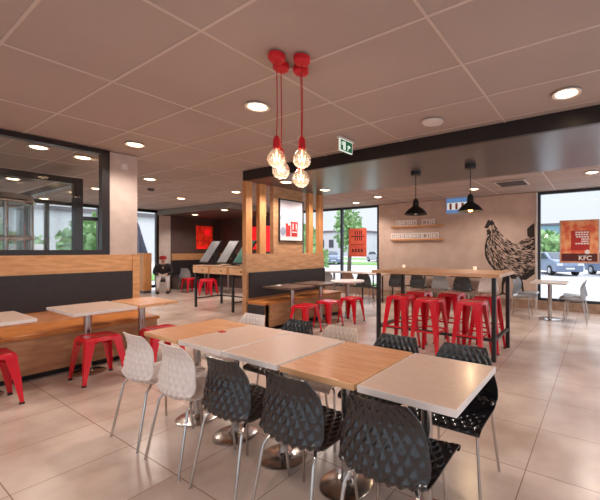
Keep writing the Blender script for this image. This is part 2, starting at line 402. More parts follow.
t = thing('wall_thermostat', 'small white square control on the painted column', 'thermostat', (XL, 2.36, 2.5))
p = atX(124, 166.5, XL); t.location = (XL, p.y, p.z)
bx(0, .02, -.04, .04, -.045, .045).build('casing', 'white_plastic', t, bevel=.004)
bx(.02, .022, -.022, .022, -.02, .025).build('dial', 'paper_white', t)

# ------------------------------------------------------------------ left bench
t = thing('banquette_bench', 'long wooden wall bench with black backrest under the glazed screen', 'bench', (XL, 0, 0))
bx(.0, .03, YN + .02, 2.5, 1.1, 1.335).build('back_rail', 'wood', t)
bx(.0, .045, YN + .02, 2.45, .645, 1.1).build('back_pad', 'vinyl', t, bevel=.006)
bx(.0, .03, YN + .02, 2.5, .5, .645).build('lower_back', 'wood_panel', t)
bx(.0, .05, 2.45, 2.54, 0.5, 1.338).build('end_trim', 'wood', t)
bx(.0, .71, YN + .02, 2.5, .46, .5).build('seat', 'wood_seat', t, bevel=.004)
bx(.64, .68, YN + .02, 2.48, .07, .46).build('front_panel', 'wood_panel', t)
bx(.02, .6, YN + .02, 2.45, 0, .07).build('plinth', 'plinth', t)
bx(.02, .64, 2.44, 2.48, .07, .46).build('end_panel', 'wood_panel', t)
# ------------------------------------------------------------------ slatted screen
PX = -5.25
t = thing('slatted_screen', 'tall wooden screen with vertical slats below the black beam', 'screen', (PX, 4.02, 0))
L = 2.08; TOP = 2.62
bx(-.1, 0, 0, L, 0, 1.33).build('lower_panel', 'wood_panel', t)
bx(-.1, 0, .62, 1.40, 1.33, TOP).build('upper_panel', 'wood_panel', t)
for a, b in ((0, .13), (.30, .44), (1.60, 1.72), (1.92, 2.05)):
    bx(-.1, 0, a, b, 1.33, TOP).build('slat', 'wood_slat', t)
t2 = thing('banquette_bench', 'short wooden bench with black backrest against the slatted screen', 'bench', (PX, 4.02, 0))
bx(.002, .05, .05, L - .02, .55, 1.0).build('back_pad', 'vinyl', t2, bevel=.006)
bx(.002, .48, .03, L + .05, .46, .5).build('seat', 'wood_seat', t2, bevel=.004)
bx(.42, .46, .14, L + .03, .07, .46).build('front_panel', 'wood_panel', t2)
bx(.02, .4, .03, L, 0, .07).build('plinth', 'plinth', t2)
bx(.02, .42, L - .02, L + .02, .07, .46).build('end_panel', 'wood_panel', t2)
bx(.02, .42, .03, .07, .07, .46).build('end_panel', 'wood_panel', t2)
bx(.04, .46, .0, .03, .27, .45).build('end_hollow', 'vinyl', t2, bevel=.02)  # solid black block in place of the dark hollow at the bench end
# framed poster
t = thing('framed_poster', 'black framed pale poster with red cups on the slatted screen', 'poster', (PX + .002, 0, 0))
y0, y1, z0, z1 = 4.76, 5.42, 1.57, 2.40
g = MB(); g.box(0, .03, y0, y1, z0, z0 + .02); g.box(0, .03, y0, y1, z1 - .02, z1); g.box(0, .03, y0, y0 + .02, z0, z1); g.box(0, .03, y1 - .02, y1, z0, z1)
g.build('poster_frame', 'frame_black', t)
pg = bx(0, .012, y0 + .02, y1 - .02, z0 + .02, z1 - .02).build('print', 'poster_sky', t)
g = MB()
for (cy, w, h, dx) in ((5.17, .2, .3, .016), (4.97, .07, .26, .014), (5.03, .07, .22, .015)):
    b = z0 + .1; g.hexa([(.0125, cy - w * .38, b), (.0125, cy + w * .38, b), (.0125, cy + w * .5, b + h), (.0125, cy - w * .5, b + h)], [(dx, cy - w * .38, b), (dx, cy + w * .38, b), (dx, cy + w * .5, b + h), (dx, cy - w * .5, b + h)])
g.build('red_cups', 'ink_red', pg)
g = MB()
g.box(.017, .018, 5.12, 5.14, z0 + .24, z0 + .36); g.box(.017, .018, 5.21, 5.23, z0 + .24, z0 + .36); g.box(.017, .018, 5.10, 5.24, z0 + .18, z0 + .2)
for k in range(3): g.box(.0125, .0135, 4.85, 5.35, z1 - .14 - k * .1, z1 - .10 - k * .1) if k == 5 else None
g.box(.0125, .0135, y0 + .04, y1 - .04, z0 + .02, z0 + .075)
g.build('white_print', 'ink_white', pg)
g = MB()
n = 20; c = (4.87, z0 + .2)
g.hexa([(.0125, c[0] + .07 * math.cos(2 * math.pi * k / n), c[1] + .085 * math.sin(2 * math.pi * k / n)) for k in range(n)], [(.015, c[0] + .07 * math.cos(2 * math.pi * k / n), c[1] + .085 * math.sin(2 * math.pi * k / n)) for k in range(n)])
for k in range(14):
    yy = 4.8 + k * .04; zz = z0 + .42 + .06 * math.sin(k * 1.7)
    g.box(.0125, .0132, yy, yy + .02, zz, zz + .08)
g.build('grey_print', 'poster_grey', pg)

# ------------------------------------------------------------------ tables
def table(name, label, x0, x1, y0, y1, top, edge, stem, r_base=.16, r_stem=.03, group=None, z=.75):
    cx, cy = stem
    t = thing(name, label, 'table', (cx, cy, 0), 0, group)
    tp = bx(x0 - cx + .004, x1 - cx - .004, y0 - cy + .004, y1 - cy - .004, z - .03, z).build('table_top', top, t, bevel=.002)
    g = MB()
    X0, X1, Y0, Y1 = x0 - cx, x1 - cx, y0 - cy, y1 - cy
    e = .004
    g.box(X0, X1, Y0, Y0 + e, z - .032, z - .0008); g.box(X0, X1, Y1 - e, Y1, z - .032, z - .0008)
    g.box(X0, X0 + e, Y0 + e, Y1 - e, z - .032, z - .0008); g.box(X1 - e, X1, Y0 + e, Y1 - e, z - .032, z - .0008)
    g.build('added_edge', edge, tp)  # added strip; its colour paints the brighter light on pale table edges
    MB().lathe([(r_base, 0), (r_base, .008), (r_base - .012, .014), (r_stem + .02, .02), (r_stem + .012, .03), (r_stem, .04)], n=40).build('base', 'chrome', t, True)
    MB().lathe([(r_stem, .02), (r_stem, z - .045)], n=24, cap=False).build('stem', 'chrome', t, True)
    g = MB(); g.box(-.16, .16, -.025, .025, z - .045, z - .031); g.box(-.025, .025, -.16, .16, z - .045, z - .031)
    g.build('top_bracket', 'iron', t)
    return t
row = [(-2.90, -2.42, 'wood', 'light wood top table at the far left end of the middle row'),
       (-2.41, -1.925, 'white', 'pale top table second from the left in the middle row, beside the wood one'),
       (-1.91, -1.42, 'white', 'pale top table in the centre of the middle row'),
       (-1.405, -.925, 'wood', 'light wood top table between two pale tables in the middle row'),
       (-.91, -.42, 'white', 'pale top table at the near right end of the middle row')]
row = [(-3.06, -2.575, *row[0][2:]), (-2.565, -2.06, *row[1][2:]), (-2.045, -1.54, *row[2][2:]), (-1.515, -1.005, *row[3][2:]), (-.985, -.49, *row[4][2:])]
for i, (a, b, k, lb) in enumerate(row):
    table('dining_table', lb, a, b, 1.385, 2.02, 'wood_top' if k == 'wood' else 'white_top_warmlit', 'wood_edge' if k == 'wood' else 'white_edge', ((a + b) / 2 - .02, 1.69), .16, .03, 'tables pushed together in the middle row')
table('dining_table', 'pale top table with wood patch at the left edge by the wall bench', -5.3, -4.52, .5, 1.11, 'white_top_warmlit', 'white_edge', (-4.95, .8), .17, .04, 'tables along the wall bench')
table('dining_table', 'pale top table at the wall bench with a red stool, second from left', -5.31, -4.51, 1.38, 1.97, 'white_top_warmlit', 'white_edge', (-4.95, 1.645), .17, .04, 'tables along the wall bench')
table('dining_table', 'light wood top table at the far end of the wall bench', -5.3, -4.55, 2.01, 2.46, 'wood_top', 'wood_edge', (-4.93, 2.2), .17, .04, 'tables along the wall bench')
table('dining_table', 'dark brown top table at the near end of the short bench', -5.12, -4.4, 4.28, 4.86, 'brown_top', 'brown_top', (-4.66, 4.28 + .27), .16, .04, 'dark tables at the short bench')
table('dining_table', 'dark brown top table at the far end of the short bench', -5.12, -4.4, 5.0, 5.6, 'brown_top', 'brown_top', (-4.62, 5.27), .2, .04, 'dark tables at the short bench')
# small cards on the tables
tag(bx(-.035, .035, -.05, .05, 0, .012).build('napkin_pack', 'ink_white', bevel=.003, loc=(-4.95, 4.5, .7505)), 'small pale napkin pack on the near dark brown table', 'napkin')
p = atZ(222, 332, .75)
tag(bx(-.03, .03, -.018, .018, 0, .006).build('paper_card', 'ink_red', loc=(p.x, p.y, .7505)), 'small red and white card on the second pale table', 'card')

# ------------------------------------------------------------------ stools
def stool(name, label, h, spread, group, top=.15, brace=None):
    t = thing(name, label, 'stool', (0, 0, 0), 0, group)
    g = MB()
    def ring(r, z, c=.035):
        pts = []
        for sx, sy in ((1, 1), (-1, 1), (-1, -1), (1, -1)):
            for k in range(4):
                a = math.pi / 2 * ([(1, 1), (-1, 1), (-1, -1), (1, -1)].index((sx, sy))) + math.pi / 6 * k
                pts.append((sx * (r - c) + c * math.cos(a), sy * (r - c) + c * math.sin(a), z))
        return pts
    rs = [ring(top + .012, h - .045), ring(top + .008, h - .012), ring(top, h - .002), ring(top - .012, h), ring(top - .03, h - .006), ring(.04, h - .008)]
    vs = [v for r_ in rs for v in r_]; n = 16; fs = []
    for i in range(len(rs) - 1):
        for k in range(n): fs.append((i * n + k, i * n + (k + 1) % n, (i + 1) * n + (k + 1) % n, (i + 1) * n + k))
    fs.append(tuple(range((len(rs) - 1) * n, len(rs) * n)))
    g.add(vs, fs)
    g.build('seat', 'red_metal', t, True)
    for sx, sy in ((1, 1), (-1, 1), (-1, -1), (1, -1)):
        m = MB()
        tx, bt = top + .010, spread
        wt, wb, th = .085 if h < .6 else .095, .028, .004
        def L(r, w, z):
            return [(sx * r, sy * r, z), (sx * (r - w), sy * r, z), (sx * (r - w), sy * (r - th), z), (sx * (r - th), sy * (r - th), z), (sx * (r - th), sy * (r - w), z), (sx * r, sy * (r - w), z)]
        z1 = h - .02
        zs = [0.012, h * .5, z1]
        rr = [bt, (bt + tx) / 2 + .004, tx]; ww = [wb, (wb + wt) / 2, wt]
        R = [L(rr[k], ww[k], zs[k]) for k in range(3)]
        vs = R[0] + R[1] + R[2]; fs = [(5, 4, 3, 2, 1, 0), (12, 13, 14, 15, 16, 17)]
        for i in range(2):
            for k in range(6): fs.append((i * 6 + k, i * 6 + (k + 1) % 6, i * 6 + 6 + (k + 1) % 6, i * 6 + 6 + k))
        m.add(vs, fs)
        lg = m.build('leg', 'red_metal', t)
        bx(*sorted((sx * (bt - wb - .002), sx * (bt + .003))), *sorted((sy * (bt - wb - .002), sy * (bt + .003))), 0, .016).build('rubber_foot', 'rubber', lg)
    if brace:
        r = spread + (top - spread) * brace / h
        g = MB()
        g.box(-r + .01, r - .01, r - .012, r - .008, brace - .012, brace + .012); g.box(-r + .01, r - .01, -r + .008, -r + .012, brace - .012, brace + .012)
        g.box(r - .012, r - .008, -r + .01, r - .01, brace - .012, brace + .012); g.box(-r + .008, -r + .012, -r + .01, r - .01, brace - .012, brace + .012)
        g.build('brace', 'red_metal', t)
    else:
        g = MB(); r = top - .01
        g.tube([(-r, -r, h - .1), (0, 0, h - .07), (r, r, h - .1)], .006, 6); g.tube([(-r, r, h - .1), (0, 0, h - .08), (r, -r, h - .1)], .006, 6)
        g.build('brace', 'red_metal', t)
    return t
low = stool('low_stool', 'red metal stool tucked under the second table of the wall bench', .475, .2, 'low red metal stools')
low.location = (-4.62, 1.63, 0)
for x, y, rz, lb in ((-4.63, .80, 0, 'red metal stool cut by the left edge of the picture'),
                     (-4.45, 2.2, 0, 'red metal stool behind the first white chair, under the wood table'),
                     (-4.22, 4.42, .05, 'red metal stool at the near dark table of the short bench'),
                     (-4.2, 5.0, 0, 'red metal stool between the two dark tables of the short bench'),
                     (-4.12, 5.6, .1, 'red metal stool in front of the round table'),):
    dup(low, (x, y, 0), rz, lb)
high = stool('bar_stool', 'tall red metal stool, front row left at the bar', .76, .21, 'tall red metal stools at the bar', .14, .34)
first = True
for (px, py, dy, lb) in ((401, 295, 0, 'tall red metal stool at the left of the near side of the bar'),
                     (430, 298, 0, 'tall red metal stool in the middle of the near side of the bar'),
                     (472, 300.5, 0, 'tall red metal stool at the right of the near side of the bar'),
                     (419, 291, 0, 'tall red metal stool at the left of the far side of the bar'),
                     (452, 292.5, 0, 'tall red metal stool in the middle of the far side of the bar'),
                     (487, 295.5, 0, 'tall red metal stool at the right of the far side of the bar')):
    p = atZ(px, py, .76)
    if first: high.location = (p.x, p.y, 0); high['label'] = lb; first = False
    else: dup(high, (p.x, p.y, 0), random.uniform(-.08, .08), lb)
# ------------------------------------------------------------------ bar
t = thing('bar_table', 'long high bar table with pale wood top and black metal legs', 'bar table', (-1.97, 4.92, 0))
tp = bx(-.93, .93, -.46, .46, 1.055, 1.1).build('table_top', 'bar_wood', t, bevel=.003)
for sx in (-1, 1):
    for sy in (-1, 1):
        bx(sx * .85 - .025, sx * .85 + .025, sy * .39 - .025, sy * .39 + .025, 0, 1.055).build('leg', 'iron', t)
    bx(sx * .85 - .02, sx * .85 + .02, -.365, .365, .25, .285).build('side_rail', 'iron', t)
bx(-.825, .825, -.41, -.37, .25, .285).build('foot_rail', 'iron', t)
bx(-.825, .825, .37, .41, 1.02, 1.06).build('apron_rail', 'iron', t)
for px, py, lb in ((417.5, 266.5, 'small pale candle cup on the left part of the bar top'), (480.5, 269, 'small pale candle cup on the right part of the bar top')):
    p = atZ(px, py, 1.1)
    t = thing('candle_cup', lb, 'candle', (p.x, min(p.y, 5.3), 1.1005), 0, 'candle cups on the bar')
    MB().lathe([(.018, 0), (.024, .005), (.028, .05), (.025, .05), (.02, .012)], n=16).build('cup', 'candle', t, True)
    MB().tube([(0, 0, .012), (0, 0, .035)], .003, 6).build('wick', 'rubber', t)

# ------------------------------------------------------------------ quilted shell chair
def crv(ts, vals, t):
    for i in range(len(ts) - 1):
        if t <= ts[i + 1]:
            u = (t - ts[i]) / (ts[i + 1] - ts[i]); 
            p0 = vals[max(i - 1, 0)]; p1 = vals[i]; p2 = vals[i + 1]; p3 = vals[min(i + 2, len(vals) - 1)]
            return .5 * (2 * p1 + (-p0 + p2) * u + (2 * p0 - 5 * p1 + 4 * p2 - p3) * u * u + (-p0 + 3 * p1 - 3 * p2 + p3) * u ** 3)
    return vals[-1]
TS = [0, .08, .25, .42, .52, .60, .72, .86, 1.0]
PY = [.265, .25, .12, -.03, -.125, -.172, -.160, -.135, -.165]
PZ = [.43, .452, .45, .44, .44, .475, .565, .68, .782]
WD = [.215, .222, .218, .212, .205, .212, .218, .188, .138]
def shell_mesh(nu=64, nv=80, nd=8, md=10):
    vs = []; fs = []
    def prof(v): return crv(TS, PY, v), crv(TS, PZ, v), crv(TS, WD, v)
    for side in (0, 1):
        for j in range(nv + 1):
            v = j / nv; y, z, w = prof(v)
            y2, z2, _ = prof(min(v + .01, 1)); y1, z1, _ = prof(max(v - .01, 0))
            ty, tz = y2 - y1, z2 - z1; l = math.hypot(ty, tz) or 1; ty /= l; tz /= l
            ny, nz = tz, -ty      # towards the sitter
            if ny * 1 + nz * 1 < 0: ny, nz = -ny, -nz
            back = max(0, min(1, (v - .5) / .15))
            for i in range(nu + 1):
                u = i / nu * 2 - 1
                ww = w
                
                dish = (.035 * (1 - back) * .5 + .055 * back * (1 - .85 * max(0, (v - .7) / .3))) * u * u
                if v < .1: dish *= v / .1
                a = u * nd / 2 + v * md; b = u * nd / 2 - v * md
                fa = abs((a % 1) - .5) * 2; fb = abs((b % 1) - .5) * 2
                hgt = min(1 - fa, 1 - fb)          # pyramids
                edge = min(1, (1 - abs(u)) * 9, v * 22, (1 - v) * 22)
                dsp = (hgt * .012 - .004) * max(0, edge)
                if side == 0: off = -dsp
                else: off = -.007 - dsp
                off2 = off + dish
                vs.append((u * ww, y + ny * off2, z + nz * off2))
    N = nu + 1
    base = N * (nv + 1)
    for j in range(nv):
        for i in range(nu):
            a = j * N + i; fs.append((a, a + 1, a + 1 + N, a + N))
            b = base + a; fs.append((b, b + N, b + 1 + N, b + 1))
    for j in range(nv):
        for i in (0, nu):
            a = j * N + i; b = base + a
            fs.append((a, a + N, b + N, b) if i == 0 else (a, b, b + N, a + N))
    for i in range(nu):
        for j in (0, nv):
            a = j * N + i; b = base + a
            fs.append((a, b, b + 1, a + 1) if j == 0 else (a, a + 1, b + 1, b))
    return MB().add(vs, fs)
def make_chair(name, label, m, group):
    t = thing(name, label, 'chair', (0, 0, 0), 0, group)
    o = shell_mesh().build('seat_shell', m, t)
    o.data.shade_smooth(); o.data.set_sharp_from_angle(angle=math.radians(75))
    for s in (-1, 1):
        MB().tube([(s * .12, -.06, .425), (s * .15, -.10, .425), (s * .166, -.118, .41), (s * .174, -.14, .385), (s * .203, -.214, .0)], .0085, 10).build('leg', 'chrome', t, True)
        MB().tube([(s * .12, .14, .425), (s * .15, .15, .425), (s * .166, .155, .41), (s * .172, .157, .385), (s * .2, .185, .0)], .0085, 10).build('leg', 'chrome', t, True)
    g = MB()
    g.tube([(-.12, -.06, .425), (.12, -.06, .425)], .0085, 8); g.tube([(-.12, .14, .425), (.12, .14, .425)], .0085, 8)
    g.tube([(-.1, -.06, .425), (-.1, .14, .425)], .0085, 8); g.tube([(.1, -.06, .425), (.1, .14, .425)], .0085, 8)
    g.build('seat_frame', 'chrome', t, True)
    return t
CH = {}
def chair(kind, x, y, rz, lb, group='quilted shell chairs at the middle row of tables'):
    if kind not in CH:
        if not CH:
            CH[kind] = make_chair('shell_chair', lb, 'shell_' + kind, group)
            o = CH[kind]
        else:
            k0 = list(CH.values())[0]
            o = dup(k0); CH[kind] = o
            for ch in o.children:
                if ch.name.startswith('seat_shell'):
                    ch.data = ch.data.copy(); ch.data.materials[0] = MATS['shell_' + kind]
    else: o = dup(CH[kind])
    o.location = (x, y, 0); o.rotation_euler = (0, 0, rz); o['label'] = lb; o['group'] = group
    return o
chair('black', -.78, 1.39, .03, 'black quilted chair nearest the viewer with its back to us')
chair('black', -1.31, 1.385, 0, 'black quilted chair with its back to us at the near wood top table')
chair('black', -1.83, 1.38, 0, 'black quilted chair with its back to us, next to the second white chair')
chair('white', -2.36, 1.38, 0, 'white quilted chair with its back to us, beside the black chairs')
chair('white', -2.89, 1.385, 0, 'white quilted chair with its back to us at the far left of the row')
chair('white', -2.80, 2.09, math.pi, 'white quilted chair facing us at the far left of the row, by the short bench')
chair('black', -2.22, 2.11, math.pi, 'black quilted chair facing us just behind the second pale table')
chair('beige', -1.75, 2.10, math.pi, 'pale beige quilted chair facing us behind the centre table')
chair('black', -1.23, 2.09, math.pi, 'black quilted chair facing us behind the near wood top table')
chair('black', -.74, 2.09, math.pi, 'black quilted chair facing us at the right end of the row')
GW = 'chairs by the rear windows'
table('dining_table', 'pale table by the rear right window with grey chairs', -1.2, -.55, 7.75, 8.5, 'white_top_warmlit', 'white_edge', (-.86, 7.95), .22, .04)
chair('grey', -1.38, 7.85, -math.pi / 2 , 'grey chair left of the window table, nearer one', GW)
chair('grey', -1.42, 8.45, -math.pi / 2 , 'grey chair left of the window table, beside the rooster', GW)
chair('grey', -.42, 7.85, math.pi / 2, 'grey chair right of the window table, nearer one', GW)
chair('grey', -.40, 8.45, math.pi / 2, 'grey chair right of the window table, farther one', GW)
# round table and window row at rear left
p = atZ(347, 281, .75)
t = thing('round_table', 'round pale top table on a steel column beyond the short bench', 'table', (-4.56, 6.06, 0))
tp = MB().lathe([(.001, .72), (.36, .72), (.365, .735), (.36, .75), (.001, .75)], n=48).build('table_top', 'white_edge', t, True)
MB().lathe([(.22, 0), (.22, .008), (.05, .02), (.04, .03)], n=36).build('base', 'steel', t, True)
MB().lathe([(.045, .02), (.045, .72)], n=24).build('stem', 'steel', t, True)
t = table('dining_table', 'long pale table along the rear left window', -7.3, -5.55, 8.2, 8.75, 'white_top_warmlit', 'white_edge', (-6.9, 8.5), .2, .035)
t = thing('table_support', 'black framed side table by the rear left window', 'table', (-5.2, 8.3, 0))
bx(-.35, .35, -.3, .3, .72, .75).build('table_top', 'white_top_warmlit', t)
for sx in (-1, 1):
    for sy in (-1, 1): bx(sx * .32 - .015, sx * .32 + .015, sy * .27 - .015, sy * .27 + .015, 0, .72).build('leg', 'iron', t)
t.name = 'side_table'
chair('grey', -6.55, 7.85, 0, 'grey chair with its back to us at the long window table', GW)
chair('brown', -5.85, 7.9, 0, 'brown chair with its back to us at the long window table', GW)
chair('black', -5.25, 7.75, 0.2, 'black chair with its back to us left of the bar', GW)
chair('black', -4.5, 8.2, 0.1, 'black chair seen under the left part of the bar', GW)
chair('black', -3.88, 8.2, -.1, 'second black chair seen under the bar', GW)
chair('grey', -3.28, 8.2, 0, 'grey chair seen under the middle of the bar', GW)
chair('white', -2.16, 8.2, .3, 'white chair seen under the right part of the bar', GW)
chair('black', -2.72, 8.15, .1, 'black chair beside the white one under the bar', GW)
table('dining_table', 'pale table against the rooster wall left of the mural', -4.6, -3.4, 8.5, 9.1, 'brown_top', 'brown_top', (-4.0, 8.8), .2, .035)
table('dining_table', 'pale table against the rooster wall behind the bar', -3.2, -2.3, 8.5, 9.1, 'brown_top', 'brown_top', (-2.8, 8.8), .2, .035)

# ------------------------------------------------------------------ rooster wall things
WY = YB - .004
def flat(pts, y, m, name, parent=None, th=.004):
    g = MB(); P_ = [Vector(q) for q in pts]
    g.hexa([(q.x, y, q.z) for q in P_], [(q.x, y - th, q.z) for q in P_]); return g.build(name, m, parent)
out = [(487.2, 220.5), (490, 219.2), (493.2, 220.8), (495, 225), (498, 229.2), (504, 235.2), (510, 242), (516, 243.6), (521, 240), (527, 238), (534.6, 237.5), (534.6, 268),
       (530, 275.5), (518, 279), (505.6, 275.6), (495.6, 270), (490.8, 265.2), (486, 258), (484.8, 249.6), (486, 241.2), (490, 235), (487.2, 234), (484.8, 227)]
def inside(x, y):
    c = False; n = len(out)
    for i in range(n):
        x1, y1 = out[i]; x2, y2 = out[(i + 1) % n]
        if (y1 > y) != (y2 > y) and x < (x2 - x1) * (y - y1) / (y2 - y1) + x1: c = not c
    return c
t = thing('rooster_mural', 'large black ink drawing of a rooster painted on the plaster wall', 'mural', (0, 0, 0))
g = MB()
def stroke(x0, y0, ang, ln, th, bend, g=g, y=WY):
    pts = []
    n = 4
    x, yy = x0, y0
    L_, R_ = [], []
    for k in range(n + 1):
        a = ang + bend * (k / n)
        w = th * math.sin(math.pi * (k + .6) / (n + 1.2))
        L_.append((x - math.sin(a) * w, yy + math.cos(a) * w)); R_.append((x + math.sin(a) * w, yy - math.cos(a) * w))
        x += math.cos(a) * ln / n; yy += math.sin(a) * ln / n
    poly = L_ + R_[::-1]
    ws = [atY(min(a, 535.0), b, YB) for a, b in poly]
    m = len(ws)
    vs = [(q.x, y, q.z) for q in ws]
    g.add(vs, [(k, k + 1, m - 2 - k, m - 1 - k) for k in range(n)])
cnt = 0
while cnt < 760:
    x = random.uniform(484, 535); y = random.uniform(219, 279)
    if not inside(x, y): continue
    tt = max(0, min(1, (x - 488) / 40)); up = max(0, min(1, (245 - y) / 20))
    ang = math.radians(75) * (1 - tt) * .9 + math.radians(-12) * tt + up * .2
    stroke(x, y, ang + random.uniform(-.25, .25), random.uniform(2.5, 6), random.uniform(.18, .42), random.uniform(-.5, .5)); cnt += 1
def thick(pts, w, g=g):
    for i in range(len(pts) - 1):
        (x0, y0), (x1, y1) = pts[i], pts[i + 1]
        stroke(x0, y0, math.atan2(y1 - y0, x1 - x0), math.hypot(x1 - x0, y1 - y0) * 1.15, w, 0, g)
thick([(490, 235), (486.5, 241), (485.4, 249.6), (486.6, 258), (491, 265), (496, 270), (506, 275.2), (518, 278), (530, 274)], 1.1)
g.build('feather_strokes', 'mural_ink', t)
def poly(nm, pts, y=WY - .001):
    ws = [atY(a, b, YB) for a, b in pts]; MB().add([(q.x, y, q.z) for q in ws], [tuple(range(len(ws)))]).build(nm, 'mural_ink', t)
poly('comb', [(487, 222), (488.5, 219.5), (490.5, 221), (492.3, 219.6), (493.4, 222), (494.6, 222.6), (493.6, 225), (490, 225.4), (487.4, 228.5), (484.2, 227.6), (485.6, 225)])
poly('wattle', [(486.4, 230), (489.4, 229.4), (491.4, 232), (490, 235), (487.4, 234.2)])
poly('tail_feather', [(527, 229), (530, 226), (534.4, 223), (534.6, 237), (530.5, 238), (527.4, 236)])
poly('belly_ink', [(505, 272), (520, 277), (534.6, 268), (534.6, 274), (526, 280), (512, 279)])  # solid ink of the rooster's belly
poly('leg', [(503, 276), (507, 277), (504.5, 284), (501.5, 284)]); poly('shank', [(501.5, 284), (504, 284), (503.4, 293), (501.6, 293)])
poly('foot', [(501.6, 292), (503.4, 292), (507, 295), (503, 294.2), (497, 296), (500.4, 293.4)])
poly('leg', [(517, 278), (522, 279), (523.6, 285), (520.4, 285)]); poly('shank', [(520.6, 285), (523, 285), (524.4, 292), (522.4, 292)])
poly('foot', [(522.4, 291), (524.4, 291), (529, 294), (524, 293.6), (518, 295), (521.6, 292.6)])
# lettered ledges
def ring_letter(kind, w, h, y):
    g = MB(); s = w * .30
    g.box(0, s, y - .02, y, 0, h); g.box(s, w, y - .02, y, 0, s); g.box(s, w, y - .02, y, h - s, h)
    if kind == 'O': g.box(w - s, w, y - .02, y, s, h - s)
    if kind == 'G': g.box(w - s, w, y - .02, y, s, h * .5)
    if kind == 'B': g.box(w - s, w, y - .02, y, s, h - s); g.box(s, w - s, y - .02, y, h * .42, h * .58)
    if kind == 'C': g.box(w - s, w, y - .02, y, s, h * .3); g.box(w - s, w, y - .02, y, h * .72, h - s)
    return g
for (yl, yr, txt, x0, lb) in ((226.0, 0, 'OBOBO COB', 397, 'upper'), (239.2, 0, 'OBOOBBBOCOBO', 392, 'lower')):
    a = atY(392, yl, YB); b = atY(444, yl, YB)
    t = thing('picture_ledge', 'slim wooden ledge with white letters, %s of the two' % lb, 'ledge', (a.x, YB, (a.z + b.z) / 2), 0, 'letter ledges on the plaster wall')
    bx(0, b.x - a.x, -.09, -.001, -.03, 0).build('shelf_board', 'wood_slat', t)
    bx(0, b.x - a.x, -.1, -.09, -.03, .012).build('lip', 'wood_slat', t)
    xs = atY(x0, yl, YB).x - a.x; xe = (atY(440 if len(txt) > 10 else 436, yl, YB).x - a.x)
    st = (xe - xs) / len(txt)
    for k, chh in enumerate(txt):
        if chh == ' ': continue
        o = ring_letter(chh, st * .84, .18, 0).build('letter_block', 'ink_white', loc=(a.x + xs + k * st, YB - .035, (a.z + b.z) / 2 + .0005))
        tag(o, 'white standing letter block on the %s wooden ledge' % lb, 'letter', 'white letters on the %s ledge' % lb)
# small lit menu panel
a = atY(447, 213.5, YB); b = atY(470, 196.5, YB)
t = thing('menu_screen', 'small blue and white lit menu panel high on the plaster wall', 'screen', (a.x, YB, a.z))
W_, H_ = b.x - a.x, b.z - a.z
bx(0, W_, -.05, -.002, 0, H_).build('casing', 'menu_blue', t)
bx(.02, W_ - .02, -.053, -.0505, H_ * .2, H_ * .66).build('display', 'menu_white', t)
g = MB()
for k in range(3): g.box(W_ * (.14 + k * .26), W_ * (.24 + k * .26), -.056, -.0535, H_ * .22, H_ * .62)
g.build('picture_strip', 'menu_brown', t)
# window posters (hung on the inside of the glass)
def wposter(name, label, x0, y0, x1, y1, m, Y=9.19):
    a = atY(x0, y1, Y); b = atY(x1, y0, Y)
    t = thing(name, label, 'poster', (a.x, Y, a.z))
    bx(0, b.x - a.x, -.004, .004, 0, b.z - a.z).build('sheet', m, t)
    return t, b.x - a.x, b.z - a.z
def textobj(body, size, loc, m, parent, bold=0):
    cu = bpy.data.curves.new('lettering', 'FONT'); cu.body = body; cu.size = size; cu.extrude = .0008; cu.offset = bold; cu.align_x = 'CENTER'
    o = bpy.data.objects.new('lettering', cu); C.objects.link(o); cu.materials.append(MATS[m])
    bpy.context.view_layer.update()
    me = bpy.data.meshes.new_from_object(o); bpy.data.objects.remove(o)
    o = bpy.data.objects.new('lettering', me); C.objects.link(o)
    o.rotation_euler = (math.pi / 2, 0, 0); o.location = loc; o.parent = parent; return o
t, w, h = wposter('window_poster', 'orange red food poster with white lettering on the right window', 561, 220, 598, 261.5, 'poster_orange')
bx(-.03, w + .03, -.002, .006, -.035, h + .02).build('pale_border', 'mural_pale', t)
bx(.01, w - .01, -.0055, -.0042, .01, h * .2).build('dark_band', 'ink_dark', t)
bx(w * .28, w * .78, -.007, -.0045, h * .28, h * .76).build('red_block', 'ink_red', t)
g = MB()
for k, (a, b) in enumerate(((.4, .78), (.4, .76), (.42, .78), (.56, .78), (.56, .76), (.40, .78))):
    nn = 5
    for j in range(nn):
        u0 = a + (b - a) * j / nn; g.box(w * u0, w * (u0 + (b - a) / nn * .78), -.0095, -.0072, h * (.70 - k * .055), h * (.735 - k * .055))
g.build('white_text_lines', 'ink_white', t)
MB().tube([(w * .72, -.007, h * .24), (w * .72, -.0095, h * .24)], .05, 20).build('round_emblem', 'ink_white', t)
textobj('KFC', .14, (w * .66, -.0075, h * .045), 'ink_white', t, .004)
t, w, h = wposter('window_poster', 'coral red poster hanging on the rear left window', 349, 228, 366.5, 256.5, 'poster_coral')
g = MB()
for z in (.8, .6):
    for u in (.34, .46, .60, .70): g.box(w * u, w * (u + .055), -.007, -.0045, h * (z - .04), h * (z + .12))
g.box(w * .12, w * .88, -.007, -.0045, h * .70, h * .735); g.box(w * .12, w * .88, -.007, -.0045, h * .42, h * .435)
for k in range(4): g.box(w * (.18 + k * .17), w * (.28 + k * .17), -.007, -.0045, h * .16, h * .27)
g.build('dark_print', 'ink_dark', t)

